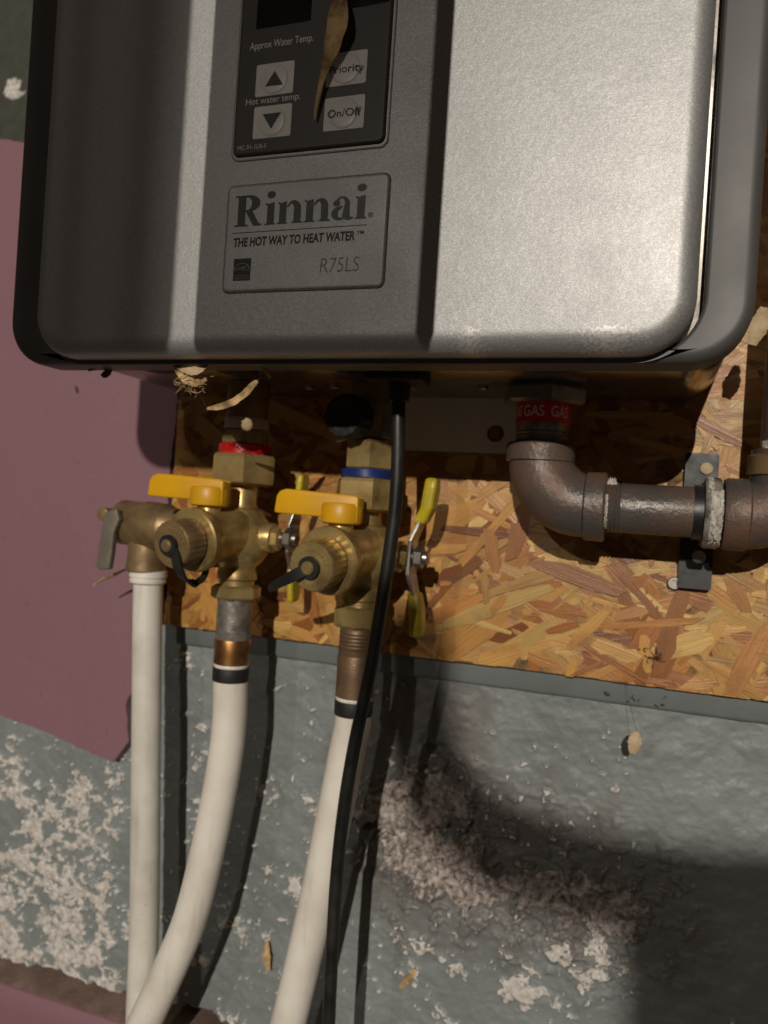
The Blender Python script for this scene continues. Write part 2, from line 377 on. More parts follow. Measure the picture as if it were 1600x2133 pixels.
def build_wall():
    xs = np.concatenate([np.arange(-700, -505, 8.), np.arange(-505, 125, 1.05), np.arange(125, 330, 8.)])
    zs = np.concatenate([np.arange(-560, -452, 8.), np.arange(-452, -84, 1.05), np.arange(-84, 520, 6.)])
    X, Z = np.meshgrid(xs, zs); px, py = seen(X, WY, Z)
    big = fbm(X/60+40, Z/60+40, 1, 3); mid = fbm(X/11+60, Z/9+60, 5, 4); fine = fbm(X/3.2+30, Z/3.2+80, 9, 3)
    Y = WY-(big-.5)*5-(mid-.5)*2.6-(fine-.5)*.7
    # crumbled plaster
    w1 = fbm(X/3.5+3, Z/3.5+8, 27, 3); w2 = fbm(X/3.5+33, Z/3.5+18, 29, 3)
    jx = px+(fbm(X/16, Z/16, 21, 4)-.5)*150+(w1-.5)*46; jy = py+(fbm(X/16+50, Z/16, 25, 4)-.5)*150+(w2-.5)*46
    core = [(750, 1660), (800, 1640), (870, 1620), (945, 1630), (960, 1690), (945, 1760), (1010, 1800), (1090, 1820), (1180, 1835), (1270, 1850),
            (1320, 1900), (1300, 1955), (1215, 1910), (1120, 1905), (1020, 1890), (930, 1870), (880, 1830), (820, 1780)]
    d = poly_dist(jx, jy, core)
    raw = sstep(-5, 5, d)
    hole = poly_dist(jx, jy, [(735, 1690), (800, 1700), (835, 1800), (800, 1830), (740, 1830)])
    hole2 = poly_dist(jx, jy, [(890, 1730), (1010, 1735), (1045, 1790), (930, 1815)])
    deep = fbm(X/14+70, Z/14+20, 37, 3)
    lift = np.exp(-((d+9)/9)**2)*np.clip(fbm(X/9, Z/9, 33, 3)-.35, 0, 1)*9
    Y = Y-raw*2.2+raw*12*(deep-.5)-lift*1.5-raw*(fine-.5)*3.6-raw*(mid-.5)*10
    Y = Y+sstep(-6, 10, hole)*8+sstep(-6, 10, hole2)*7
    # chipped, lifted paint around it
    ch = fbm(X/7+11, Z/5+7, 44, 4); zone = sstep(130, 0, -poly_dist(px, py, [(900, 1650), (1000, 1700), (1380, 1830), (1420, 1960), (1250, 2000), (1000, 1900), (860, 1900)]))
    brown_tint = np.clip(sstep(150, -10, -poly_dist(jx, jy, [(770, 1420), (900, 1400), (955, 1520), (1030, 1690), (1250, 1770), (1400, 1850), (1400, 1960), (1200, 1950), (1000, 1900), (860, 1880), (740, 1800)]))*(.55+.6*(deep-.5)), 0, 1)  # browner tone around the crumbled plaster and up towards the trim
    stepm = sstep(.57, .60, ch)*zone*(1-raw); Y = Y-stepm*1.6-zone*np.clip(ch-.5, 0, 1)*8
    edge_chip = sstep(.60, .62, ch)*sstep(.66, .63, ch)*zone
    raw = np.maximum(raw, edge_chip*.7)
    # a crack running down from the trim
    cr = np.abs((px-900)-(py-1540)*.75+(fbm(X/9, Z/9, 51, 3)-.5)*60); crm = np.exp(-(cr/9)**2)*sstep(1500, 1540, py)*sstep(1680, 1620, py)
    Y = Y+crm*4
    # white flaking salts
    dens = .30+.0*px
    dens += .46*sstep(330, 200, px)*sstep(1530, 1700, py)
    dens += .10*sstep(1500, 1700, py)*sstep(760, 700, px)
    dens += .22*sstep(1880, 1960, py)*sstep(720, 780, px)*sstep(1330, 1200, px)
    dens += .26*np.exp(-((py-(2000+px*.29))/45)**2)*sstep(620, 500, px)
    dens += .25*np.exp(-(((px-245)/30)**2+((py-1610)/35)**2))
    dens -= .30*sstep(880, 980, px)*sstep(1880, 1800, py)+.2*sstep(1350, 1450, px)
    dens += (fbm(X/30+9, Z/30+3, 61, 3)-.5)*1.0
    fl = .62*fbm(X/11+20, Z/8.5+10, 71, 5, .62)+.38*fbm(X/4.0+70, Z/3.4+30, 75, 3, .6); flake = sstep(0, .075, fl-(.80-.40*np.clip(dens, 0, .95)))
    spots = fbm(X/4+5, Z/4+2, 81, 2); flake = np.maximum(flake, sstep(.80, .84, spots)*sstep(1480, 1560, py)*sstep(1400, 1300, px)*.9)
    flake *= (1-raw)
    Y = Y-flake*(.8+2.6*fine+1.8*(fl-.5))
    # broken joint above the pink ledge
    edge = py-(1994+px*.295)+(fbm(X/14, Z/14, 91, 3)-.5)*46
    joint = sstep(-8, 10, edge)*sstep(720, 560, px); Y = Y+joint*15+joint*(mid-.5)*9
    flake *= (1-joint*.85); raw = np.maximum(raw, joint*.75)
    green = sstep(450, 380, py); fine_zone = sstep(1260, 1330, py); Y = WY+(Y-WY)*np.maximum(fine_zone, .25)
    flake = np.maximum(flake*fine_zone, np.exp(-(((px-30)/28)**2+((py-185)/26)**2))*sstep(.42, .55, fl))
    nz, nx = X.shape; co = np.stack([X, Y, Z], -1).reshape(-1, 3)*.001
    i = np.arange(nz*nx).reshape(nz, nx); q = np.stack([i[:-1, :-1], i[:-1, 1:], i[1:, 1:], i[1:, :-1]], -1).reshape(-1, 4)
    me = bpy.data.meshes.new('wall'); me.vertices.add(len(co)); me.vertices.foreach_set('co', co.ravel())
    me.loops.add(q.size); me.loops.foreach_set('vertex_index', q.ravel().astype(np.int32))
    me.polygons.add(len(q)); me.polygons.foreach_set('loop_start', np.arange(0, q.size, 4, dtype=np.int32))
    me.polygons.foreach_set('use_smooth', np.ones(len(q), bool)); me.update(calc_edges=True)
    for nm, a in (('flake', flake), ('raw', raw), ('green', green), ('brown_tint', brown_tint)):
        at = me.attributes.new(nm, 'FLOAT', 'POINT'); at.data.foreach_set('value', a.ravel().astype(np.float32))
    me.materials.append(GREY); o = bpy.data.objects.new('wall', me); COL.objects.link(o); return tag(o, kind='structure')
wall = build_wall()

def ragged(pts, step, amp, seed, closed=True):
    rnd = random.Random(seed); q = []
    n = len(pts)
    for i in range(n if closed else n-1):
        a = Vector(pts[i]); b = Vector(pts[(i+1) % n]); k = max(1, int((b-a).length/step)); nrm = Vector((-(b-a).y, (b-a).x)).normalized()
        for j in range(k):
            q.append(a+(b-a)*(j/k)+nrm*rnd.uniform(-amp, amp)*(1 if j else .4))
    return [(v.x, v.y) for v in q]
def plate(outline, Y0, Y1, bev=.6, holes=()):
    """flat plate of an XZ outline (with round holes x, z, r), front at Y0, back at Y1"""
    bm = bmesh.new(); edges = []
    for loop in [outline]+[[(hx+hr*math.cos(2*math.pi*k/24), hz+hr*math.sin(2*math.pi*k/24)) for k in range(24)] for hx, hz, hr in holes]:
        vs = [bm.verts.new((x, Y0, z)) for x, z in loop]
        edges += [bm.edges.new((vs[k], vs[(k+1) % len(vs)])) for k in range(len(vs))]
    bmesh.ops.triangle_fill(bm, use_beauty=True, use_dissolve=False, edges=edges)
    fs = bm.faces[:]; r = bmesh.ops.extrude_face_region(bm, geom=fs)
    for v in [g for g in r['geom'] if isinstance(g, bmesh.types.BMVert)]: v.co.y = Y1
    return MB().bm(bm)
# pink parging: a thin painted layer on the wall, broken off along its lower edge
tl, bl = P(-120, 285, 3), P(-120, 1450, 3)
pk = [(P(x, y, 3).x, P(x, y, 3).z) for x, y in ((-140, 262), (60, 300), (240, 330), (300, 700), (374, 790), (352, 1010), (338, 1296), (276, 1300), (278, 1430), (262, 1470), (268, 1545), (236, 1588), (170, 1560), (90, 1523), (0, 1490), (-140, 1440))]
o = plate(ragged(pk, 5, .7, 3), 3, 13).build('pink_parging', PINK, sharp=50); tag(o, kind='structure')
# ledge along the bottom, dusty on top
def rail(name, m, prof, x0, x1, step, amp, seed):
    """a profile of (Y, Z) points swept along X with a little unevenness"""
    rnd = random.Random(seed); n = int((x1-x0)/step); vs = []; fs = []; k = len(prof)
    for i in range(n+1):
        for (y, z) in prof: vs.append((x0+(x1-x0)*i/n, y+rnd.uniform(-amp, amp), z+rnd.uniform(-amp, amp)))
    for i in range(n):
        for j in range(k-1): fs.append((i*k+j, i*k+j+1, (i+1)*k+j+1, (i+1)*k+j))
    fs += [tuple(range(k)), tuple(range(n*k, n*k+k))]
    o = MB().add(vs, fs).build(name, m, sharp=60); return o
o = rail('pink_ledge', PINK, [(30, -560), (-7, -560), (-7, -410), (-7, -393.5), (-5.5, -392), (30, -392)], -700, -150, 12, .25, 4); tag(o, kind='structure')
o = rail('dust_layer', DUST, [(-4.5, -391.5), (-3.5, -390.2), (3, -388.2), (10, -386), (22, -383), (22, -391.5)], -700, -150, 3, .55, 5); tag(o, kind='structure')
# painted trim under the board
o = rail('wall_trim', GREYTRIM, [(14, -110.5), (8.6, -109), (7.6, -107), (7.2, -92), (14, -92)], -330, 330, 9, .18, 6); tag(o, kind='structure')

# ------------------------------------------------------------------ strand board
BX0, BX1, BZ0, BZ1 = -336.0, 300.0, -94.0, 470.0
board = empty('strand_board', (0, 6, -94), 'orange and tan oriented strand board fixed to wall behind the heater', 'board')
MB().add([(x, y, z) for x in (BX0, BX1) for y in (1.2, 11.6) for z in (BZ0, BZ1)],
         [(0, 1, 3, 2), (4, 6, 7, 5), (0, 4, 5, 1), (2, 3, 7, 6), (0, 2, 6, 4), (1, 5, 7, 3)]).build('board_core', OSBCORE, board, smooth=False)
def clip(poly, x0, x1, z0, z1):
    for ax, lim, sg in ((0, x0, 1), (0, x1, -1), (1, z0, 1), (1, z1, -1)):
        q = []
        for i in range(len(poly)):
            a, b = poly[i], poly[(i+1) % len(poly)]; da = (a[ax]-lim)*sg; db = (b[ax]-lim)*sg
            if da >= 0: q.append(a)
            if (da >= 0) != (db >= 0):
                t = da/(da-db); q.append((a[0]+(b[0]-a[0])*t, a[1]+(b[1]-a[1])*t))
        poly = q
        if len(poly) < 3: return []
    return poly
TONES = [((.56, .31, .095), 6), ((.60, .36, .125), 4), ((.52, .27, .078), 6), ((.47, .21, .055), 5), ((.37, .14, .036), 4), ((.24, .08, .02), 1), ((.66, .44, .16), 3)]
def strand_shape(rnd, xr, zr, big=1.):
    cx, cz = rnd.uniform(*xr), rnd.uniform(*zr)
    ln = rnd.choice((rnd.uniform(14, 40), rnd.uniform(30, 85)))*big; wd = min(ln*.45, rnd.choice((rnd.uniform(3, 8), rnd.uniform(7, 19), rnd.uniform(7, 19))))*big
    an = rnd.gauss(0, .55) if rnd.random() < .55 else rnd.uniform(-1.5, 1.5)
    n = rnd.randint(3, 5); top = []; bot = []
    for k in range(n+1):
        t = -.5+k/n; e = .55 if k in (0, n) else 1.; top.append((t*ln+rnd.uniform(-.07, .07)*ln, wd/2*e*rnd.uniform(.6, 1.15))); bot.append((t*ln+rnd.uniform(-.07, .07)*ln, -wd/2*e*rnd.uniform(.6, 1.15)))
    sl = rnd.uniform(-.5, .5)*wd
    loc = [(u+sl*v/wd, v) for u, v in bot+top[::-1]]
    c, s_ = math.cos(an), math.sin(an)
    poly = clip([(cx+u*c-v*s_, cz+u*s_+v*c) for u, v in loc], BX0-.3+rnd.uniform(-.4, .6), BX1, BZ0+rnd.uniform(-.5, .9), BZ1)
    tone = rnd.choices([t for t, w in TONES], [w for t, w in TONES])[0]; j = rnd.uniform(.74, 1.15); tone = (min(.8, tone[0]*j*.96), tone[1]*j*.95, tone[2]*j*.8)
    return poly, (cx, cz, c, s_), tone
def strand_geo(poly, fr, depth, rnd, thick=.7):
    cx, cz, c, s_ = fr; tx, tz = rnd.gauss(0, .012), rnd.gauss(0, .02)
    f = lambda x, z: depth+tx*(x-cx)+tz*(z-cz)
    n = len(poly); vs = [(x, f(x, z), z) for x, z in poly]+[(x, f(x, z)+thick, z) for x, z in poly]
    fs = [tuple(range(n))]+[(k, (k+1) % n, n+(k+1) % n, n+k) for k in range(n)]
    o1, o2 = rnd.uniform(0, 9), rnd.uniform(0, 9)
    uv = lambda x, z: (((x-cx)*c+(z-cz)*s_)*.001+o1, (-(x-cx)*s_+(z-cz)*c)*.001+o2)
    return vs, fs, uv
def strand_obj(name, items, parent, origin):
    """items: list of (vs, fs, uv, tone)"""
    V = []; F = []; U = []; T = []
    for vs, fs, uv, tone in items:
        o = len(V); V += vs; F += [tuple(i+o for i in f) for f in fs]
        for f in fs:
            for i in f: U.append(uv(vs[i][0], vs[i][2])); T.append((*tone, 1))
    off = wloc(parent); og = Vector(origin)*.001
    me = bpy.data.meshes.new(name); me.from_pydata([(x*.001-og.x, y*.001-og.y, z*.001-og.z) for x, y, z in V], [], F)
    l = me.uv_layers.new(name='UVMap'); l.data.foreach_set('uv', [c for u in U for c in u])
    a = me.color_attributes.new('tone', 'FLOAT_COLOR', 'CORNER'); a.data.foreach_set('color', [c for t in T for c in t])
    me.materials.append(STRAND); ob = bpy.data.objects.new(name, me); COL.objects.link(ob); ob.parent = parent; ob.location = og-off; return ob
def build_strands():
    rnd = random.Random(11); items = []
    for k in range(3600):
        p, fr, tone = strand_shape(rnd, (-345, 310), (-100, 300), .95)
        if len(p) >= 3: vs, fs, uv = strand_geo(p, fr, .9-.6*k/3600+rnd.uniform(-.1, .1), rnd); items.append((vs, fs, uv, tone))
    o = strand_obj('strand_bed', items, board, (0, 0, 0)); tag(o, kind='stuff')
    n = 0
    while n < 285:
        p, fr, tone = strand_shape(rnd, (-338, 130), (-96, 118), rnd.choice((.65, .8, 1.05)))
        if len(p) < 3: continue
        d = -.15-.9*n/285+rnd.uniform(-.1, .1); vs, fs, uv = strand_geo(p, fr, d, rnd, .9)
        strand_obj('strand', [(vs, fs, uv, tone)], board, (fr[0], d, fr[1])); n += 1
build_strands()
BF = -2.0                                       # front of the board

# ------------------------------------------------------------------ water heater
heater = empty('water_heater', (-155, -80, 69), 'silver wall-hung tankless water heater with dark grey sides', 'water heater')
YF = -169.0
b = MB(); outer = rrect(-345, 35.5, 69, 620, (25, 30), 12); inner = rrect(-318, 16, 70.6, 600, (26, 30), 12)
n = len(outer(0)); vs = []; fs = []
loops = [(outer(0), -136)] + [(outer(5*(1-math.cos(math.pi/2*k/6))), -149-5*math.sin(math.pi/2*k/6)) for k in range(7)]
loops += [(outer(5.5), -154), (inner(-1.8), -154), (inner(-1.2), -153.9), (inner(-.4), -153.2), (inner(0), -152.2), (inner(0), -136)]
for lp, Y in loops: vs += [(x, Y, z) for x, z in lp]
for i in range(len(loops)-1):
    for k in range(n): fs.append((i*n+k, i*n+(k+1) % n, (i+1)*n+(k+1) % n, (i+1)*n+k))
b.add(vs, fs); b.build('side_trim', CASE, heater, sharp=40)
b = MB(); back = rrect(-343.5, 34, 77, 619, (24, 28), 12)
b.slab(back, [(0, BF-.4), (0, -137), (1.5, -140), (3, -140.5)]).build('case', SHEET, heater, sharp=40)
b = MB(); cov = rrect(-315.5, 13, 70.9, 597, (23, 28), 14)
lev = [(1.5, -141), (0, -143)]+fillet(YF, 9, 9); b.slab(cov, lev)
b.build('front_cover', SILVER, heater, sharp=50)
b = MB()
for x0, x1 in ((-206, -167), (-148, -60), (-58, -8)):
    b.box(x0, x1, -151.5, -149, 71.2, 71.9)
b.box(-270, -212, -150, -148.6, 71.2, 71.9); b.build('lip_slot', BLACKGAP, heater, smooth=False)
b = MB(); b.lathe([(0, 12), (1.2, 12), (1.4, 11)], (-232, -95, 77.1), (0, 0, -1)); b.build('bottom_hole', BLACKGAP, heater)
b = MB(); b.lathe([(0, 10), (1.2, 10), (1.4, 9)], (-283, -100, 77.1), (0, 0, -1)); b.build('bottom_plug', BLACKGAP, heater)
MB().box(-149, -117, -106, -84, 70, 77.2, 2).build('cord_gland', RUBBER, heater)
for x in (-190, -176, -140, -96, -210):
    MB().lathe([(0, 3.4), (1.6, 3.2), (2.2, 2.2), (2.2, 0)], (x, -40+8*math.sin(x), 77), (0, 0, -1), 12).build('sheet_screw', STEEL, heater)

# control panel
panel = MB().slab(rrect(-197.6, -121, 164, 330, 3.2, 6), [(0, YF+.5), (0, YF-1.6), (.35, YF-2.3), (1, YF-2.6), (1.5, YF-2.6)]).build('control_panel', PANEL, heater, sharp=40)
rim = MB().slab(rrect(-199.2, -119.6, 162.4, 332, 4, 6), [(0, YF+.3), (0, YF-.6), (.5, YF-.9), (1.2, YF-.9)]).build('panel_rim', SILVER, heater, sharp=40)
YP = YF-2.6
MB().slab(rrect(-188.9, -160.6, 223.4, 262, .6, 3), [(0, YP+.3), (0, YP-.1), (.2, YP-.15)]).build('display', DISPLAY, panel)
MB().slab(rrect(-140.4, -122.6, 226, 262, .6, 3), [(0, YP+.3), (0, YP-.1), (.2, YP-.15)]).build('display', DISPLAY, panel)
def button(x0, z0):
    w, h = 19.7, 15.1; b = MB()
    b.slab(rrect(x0, x0+w, z0, z0+h, .9, 4), [(0, YP+.2), (0, YP-.15), (.15, YP-.22), (.3, YP-.22)])
    prof = [(.05, 7.2), (.35, 7.0), (.5, 6.6), (.62, 6.1), (.72, 5), (.8, 3.4), (.85, 1.6), (.86, 0)]
    b.lathe(prof, (x0+w/2-.2, YP-.1, z0+h/2), (0, -1, 0), 40); return b.build('button', BUTTON, panel, sharp=60)
for x0, z0 in ((-187.1, 191), (-151, 191.3), (-187, 171.1), (-150.8, 171.1)): button(x0, z0)
for nm, tri in (('arrow', [(-181.6, 195), (-172.4, 195), (-177, 201.8)]), ('arrow', [(-181.9, 182), (-172.4, 182), (-177.1, 174.8)])):
    MB().add([(x, YP-1.08, z) for x, z in tri], [(0, 1, 2)]).build(nm, PRINTD, panel, smooth=False)
text_mesh('Approx Water Temp.', 'lettering', PRINTL, panel, -191.6, -158.7, 213.9, YP-.06, 3.5, .008)
text_mesh('Hot water temp.', 'lettering', PRINTL, panel, -191.8, -163.4, 187.7, YP-.06, 3.1, .008)
text_mesh('Priority', 'lettering', PRINTD, panel, -149, -132.6, 196.7, YP-1.1, 3.6, .006)
text_mesh('On/Off', 'lettering', PRINTD, panel, -148.6, -132.6, 176.7, YP-1.1, 3.6, .006)
text_mesh('MC-91-1US-S', 'lettering', PRINTL, panel, -194.6, -179.5, 166.6, YP-.06, 2.2)

# name plate
badge = MB().slab(rrect(-199.6, -117.2, 99.4, 151, 3.2, 6), [(0, YF+.4), (0, YF-.5), (.5, YF-1.2), (1.2, YF-1.5), (1.9, YF-1.5)]).build('name_plate', SILVER, heater, sharp=60)
YB = YF-1.5
def arc(cx, cz, rx, rz, a0, a1, n=14): return [(cx+rx*math.cos(math.radians(a0+(a1-a0)*k/n)), cz+rz*math.sin(math.radians(a0+(a1-a0)*k/n))) for k in range(n+1)]
def glyphs():
    G = {}
    G['R'] = [[(22, 10), (78, 10), (78, 205), (22, 205)], [(0, 0), (100, 0), (100, 9), (80, 15), (20, 15), (0, 9)], [(0, 215), (0, 206), (20, 200), (80, 200), (80, 215)],
              arc(96, 157, 84, 58, 90, -90)+[(76, 99), (76, 113)]+arc(88, 156, 32, 43, -90, 90)+[(76, 199), (76, 215)],
              [(78, 102), (124, 108), (176, 18), (196, 10), (196, 0), (138, 0)]]
    stem = lambda x, h, w=50: [[(x+14, 8), (x+14+w, 8), (x+14+w, h), (x+14, h-14)], [(x, 0), (x+w+26, 0), (x+w+26, 7), (x+w+12, 13), (x+16, 13), (x, 7)], [(x, h-16), (x+18, h-22), (x+18, h-8), (x, h-6)]]
    G['i'] = stem(0, 155)+[arc(38, 205, 30, 25, 0, 360, 24)[:-1]]
    G['n'] = stem(0, 155, 48)+[[(60, 112)]+arc(112, 98, 50, 58, 140, 0)+[(162, 10), (114, 10), (114, 96)]+arc(96, 98, 18, 36, 0, 150)[1:], [(100, 0), (178, 0), (178, 7), (164, 13), (112, 13), (100, 7)]]
    G['a'] = [[(72, 20), (120, 20), (120, 100)]+arc(70, 102, 50, 55, 0, 165)+arc(64, 110, 22, 34, 150, 0), arc(32, 112, 24, 20, 0, 360, 20)[:-1],
              arc(52, 42, 52, 45, 0, 360, 28)[:-1] and [(74, 96)]+arc(52, 44, 52, 46, 70, 330)+[(74, 34)]+arc(64, 45, 22, 29, 300, 100), [(74, 24), (120, 30), (130, 16), (146, 18), (146, 8), (122, -4), (94, 0)]]
    return G
GL = glyphs(); sc = 67.4/905.; x0 = -194.6; z0 = 130.6; k = 0; b = MB()
for ch, adv in (('R', 0), ('i', 218), ('n', 304), ('n', 488), ('a', 672), ('i', 826)):
    for poly in GL[ch]:
        k += 1; Yk = YB-.05-.006*k
        bm = bmesh.new(); vv = [bm.verts.new((x0+(adv+x)*sc, Yk, z0+z*sc*.92)) for x, z in poly]
        bmesh.ops.triangle_fill(bm, use_beauty=True, edges=[bm.edges.new((vv[q], vv[(q+1) % len(vv)])) for q in range(len(vv))]); b.bm(bm)
b.build('lettering', PRINTG, badge, smooth=False)
MB().box(-195.1, -127, YB-.1, YB+.1, 127.5, 127.85).build('rule_line', PRINTB, badge, smooth=False)
text_mesh('THE HOT WAY TO HEAT WATER', 'lettering', PRINTB, badge, -194.3, -132.2, 121.2, YB-.06, 4.1, .04, .06)
text_mesh('TM', 'lettering', PRINTB, badge, -131.6, -128, 123.6, YB-.06, 1.7, .03)
text_mesh('®', 'lettering', PRINTB, badge, -126.6, -124, 130.9, YB-.06, 2.2, .01)
text_mesh('R75LS', 'lettering', ENGRAVE, badge, -148.4, -129.4, 107, YB-.06, 7.0, -.008, .06)
MB().box(-193.4, -184.2, YB-.12, YB+.1, 104.9, 115.4).build('mark_field', PRINTB, badge, smooth=False)
b = MB()
a1 = arc(-188.8, 109.6, 4.3, 3.7, 5, 175, 20); a2 = arc(-188.8, 109.6, 4.05, 3.45, 175, 5, 20)
nv = len(a1); b.add([(x, YB-.16, z) for x, z in a1+a2], [(q, q+1, 2*nv-2-q, 2*nv-1-q) for q in range(nv-1)])
def star(cx, cz, R): return [(cx+(R if q % 2 == 0 else R*.42)*math.sin(math.pi*q/5), cz+(R if q % 2 == 0 else R*.42)*math.cos(math.pi*q/5)) for q in range(10)]
s1, s2 = star(-186.3, 110.9, 2.0), star(-186.3, 110.9, 1.55); b.add([(x, YB-.17, z) for x, z in s1+s2], [(q, (q+1) % 10, 10+(q+1) % 10, 10+q) for q in range(10)])
b.box(-193.2, -184.4, YB-.16, YB-.13, 107.1, 107.3); b.build('mark_lines', PALELINE, badge, smooth=False)
text_mesh('energy', 'lettering', PALELINE, badge, -192.7, -187.2, 109.6, YB-.17, 1.7, .0, .35, rot=.18)
text_mesh('ENERGY STAR', 'lettering', PALELINE, badge, -192.9, -184.8, 105.5, YB-.17, 1.0)

# ------------------------------------------------------------------ mounting plate on the board
pl = plate([(-158, 42), (-66, 42), (-66, 80), (-158, 80)], BF-2.4, BF-.3, holes=[(-95.6, 54.6, 5.6)])
o = pl.build('mounting_plate', GALV, sharp=30, origin=(-112, -3, 42)); tag(o, 'pale galvanised mounting strip with a round hole, under the heater', 'bracket')

# ------------------------------------------------------------------ isolation valves
def knurled(t, h): return 1+(.012*(1 if math.sin(t*26) > 0 else -1) if h > 0 else 0)
def valve(kind):
    hot = kind == 'hot'
    X = -249. if hot else -163.; Yv = -50.
    up, dn = (0, 0, 1), (0, 0, -1)
    t = empty('isolation_valve', (X, Yv, -52), 'brass service valve with red ring on the hot pipe' if hot else 'brass service valve with blue ring behind the black cord', 'valve', 'brass service valves under the heater')
    o = (X, Yv, 0)
    # heights: [hex top, ring, nut, neck, body...]
    if hot: H = dict(con=(77, 54), tape=(54.5, 47), hx=(47.5, 36.5), ring=(37.5, 30.3), nut=(31.6, 11), nr=22, bz=-22)
    else:   H = dict(con=(77, 44), tape=None, hx=(44, 24.5), ring=(25, 19.6), nut=(20.2, -.5), nr=20.5, bz=-27)
    MB().cyl(o, up, H['con'][1], H['con'][0], 13.5).build('connector', DULLBRASS, t)
    if H['tape']: MB().cyl(o, up, H['tape'][1], H['tape'][0], 14.2).build('seal_tape', WHITETAPE, t)
    MB().hexa(o, up, H['hx'][1], H['hx'][0], 15.8, .35).build('upper_hexagon', BRASS, t, sharp=20)
    MB().lathe([(H['ring'][1], 15.5), (H['ring'][1]+.4, 17), (H['ring'][0]-.6, 17), (H['ring'][0], 16.2)], o, up, 40).build('colour_ring', RED if hot else BLUE, t)
    n0, n1 = H['nut'][1], H['nut'][0]; r = H['nr']
    MB().lathe([(n0, r*.8), (n0+1.5, r*.98), (n0+3, r), (n1-3, r), (n1-1.2, r*.96), (n1, r*.82)], o, up, 6, .5).build('union_nut', BRASS, t, sharp=20)
    bz = H['bz']
    b = MB(); b.lathe([(n0+2, 9.5), (bz+22, 9.5), (bz+19, 10.5), (bz+17.5, 14), (bz+14, 15.5), (bz+9, 19), (bz+3, 20.6), (bz-4, 20.6), (bz-10, 19), (bz-16, 15), (bz-18.5, 12), (bz-20, 11.4), (bz-22, 12.8), (bz-27, 12.8), (bz-28, 11.2), (bz-32, 11.2)], o, up, 40)
    # side boss carrying the lever
    b.cyl((X, Yv, bz+2), (1, 0, -.05), 10, 25, 9.5); b.hexa((X, Yv, bz+2), (1, 0, -.05), 24.5, 30, 7.5)
    # drain branch pointing at the viewer
    face = P(356, 1135, -110) if hot else P(648, 1181, -110)
    A = Vector((X, Yv, bz+4)); ax = (face-A); LN = ax.length; ax.normalize()
    b.lathe([(6, 17), (20, 17), (LN-28, 17), (LN-24, 18.6), (LN-22, 19.6), (LN-17, 19.6), (LN-16, 18.6), (LN-16, 12), (LN-10, 11.6)], A, ax, 40)
    b.cyl(A+ax*(LN*.5), (0, 0, 1), 10, 23, 7.2)
    b.build('body', BRASS, t, sharp=40)
    z1 = bz-31
    MB().hexa(o, up, z1-9 if hot else z1-13, z1, 16.2, .2).build('lower_hexagon', BRASS, t, sharp=20)
    # drain cap with its strap
    cap = MB().lathe([(LN-15, 12.5), (LN-14.6, 14.1), (LN-1.6, 14.1), (LN-.6, 13.8), (LN, 13.2), (LN+.05, 12.6), (LN+.05, 0)], A, ax, 78, 0, knurled).build('drain_cap', BRASS if not hot else DULLBRASS, t, sharp=30)
    MB().lathe([(LN-.2, 4.0), (LN+4, 3.8), (LN+5, 3), (LN+5.2, 0)], A, ax, 20).build('cap_pin', BRASS if not hot else DULLBRASS, cap)
    c0 = A+ax*(LN+2.6)
    if hot: pts = [c0, P(362, 1150, -112), P(372, 1185, -111), P(385, 1207, -104), P(405, 1215, -92), P(425, 1200, -84), P(432, 1170, -80)]
    else: pts = [c0, P(625, 1192, -113), P(600, 1205, -111), P(575, 1218, -106), P(562, 1226, -100)]
    strap = MB(); w = 3.4; q_ = []
    for i in range(len(pts)-1):
        p0, p1, p2, p3 = pts[max(i-1, 0)], pts[i], pts[i+1], pts[min(i+2, len(pts)-1)]
        for k in range(5): f_ = k/5; q_.append(.5*((2*p1)+(p2-p0)*f_+(2*p0-5*p1+4*p2-p3)*f_*f_+(3*p1-p0-3*p2+p3)*f_**3))
    pts = q_+[pts[-1]]
    vs = []; fs = []
    for i, p in enumerate(pts):
        d = (pts[min(i+1, len(pts)-1)]-pts[max(i-1, 0)]).normalized(); sd = d.cross(ax); sd = sd.normalized() if sd.length > .1 else Vector((1, 0, 0)); nn = d.cross(sd).normalized()
        wi = w*(1-.45*max(0, i/len(pts)-.5)*2)
        for a, bb in ((-1, -1), (1, -1), (1, 1), (-1, 1)): vs.append(p+sd*wi*a*.9+nn*.8*bb)
    for i in range(len(pts)-1):
        for q in range(4): fs.append((i*4+q, i*4+(q+1) % 4, (i+1)*4+(q+1) % 4, (i+1)*4+q))
    fs += [(0, 1, 2, 3), tuple(range(len(vs)-4, len(vs)))]; strap.add(vs, fs)
    strap.lathe([(-1, 6.2), (1, 6.2), (1, 3.9), (-1, 3.9), (-1, 6.2)], A+ax*(LN+2.2), ax, 20)
    strap.build('cap_strap', RUBBER, cap, sharp=40)
    # raised marks on the cap face
    b = MB(); e1 = (Vector((0, 0, 1))-ax*ax.z).normalized(); e2 = ax.cross(e1)
    for q in range(12):
        tt = math.radians(-75+q*14) if q < 9 else math.radians(150+(q-9)*16)
        p = A+ax*(LN+.1)+(e1*math.cos(tt)+e2*math.sin(tt))*9.6
        b.lathe([(0, 1.0), (.6, .75), (.6, 0)], p, ax, 5+q % 3)
    b.build('cap_marks', BRASS, cap)
    # yellow drain handle: hub with a paddle pointing left
    hb = A+ax*(LN*.5); hz = hb.z+20
    hd = MB()
    hd.lathe([(hz-1, 10.2), (hz-.2, 11.6), (hz+1, 12), (hz+9, 12), (hz+11, 11), (hz+11.6, 0)], (hb.x, hb.y, 0), up, 36)
    hd.bm(paddle(hb.x, hb.y, hz+6.5, 13.5, 41 if hot else 40))
    hd.build('drain_handle', YELLOW, t, sharp=40)
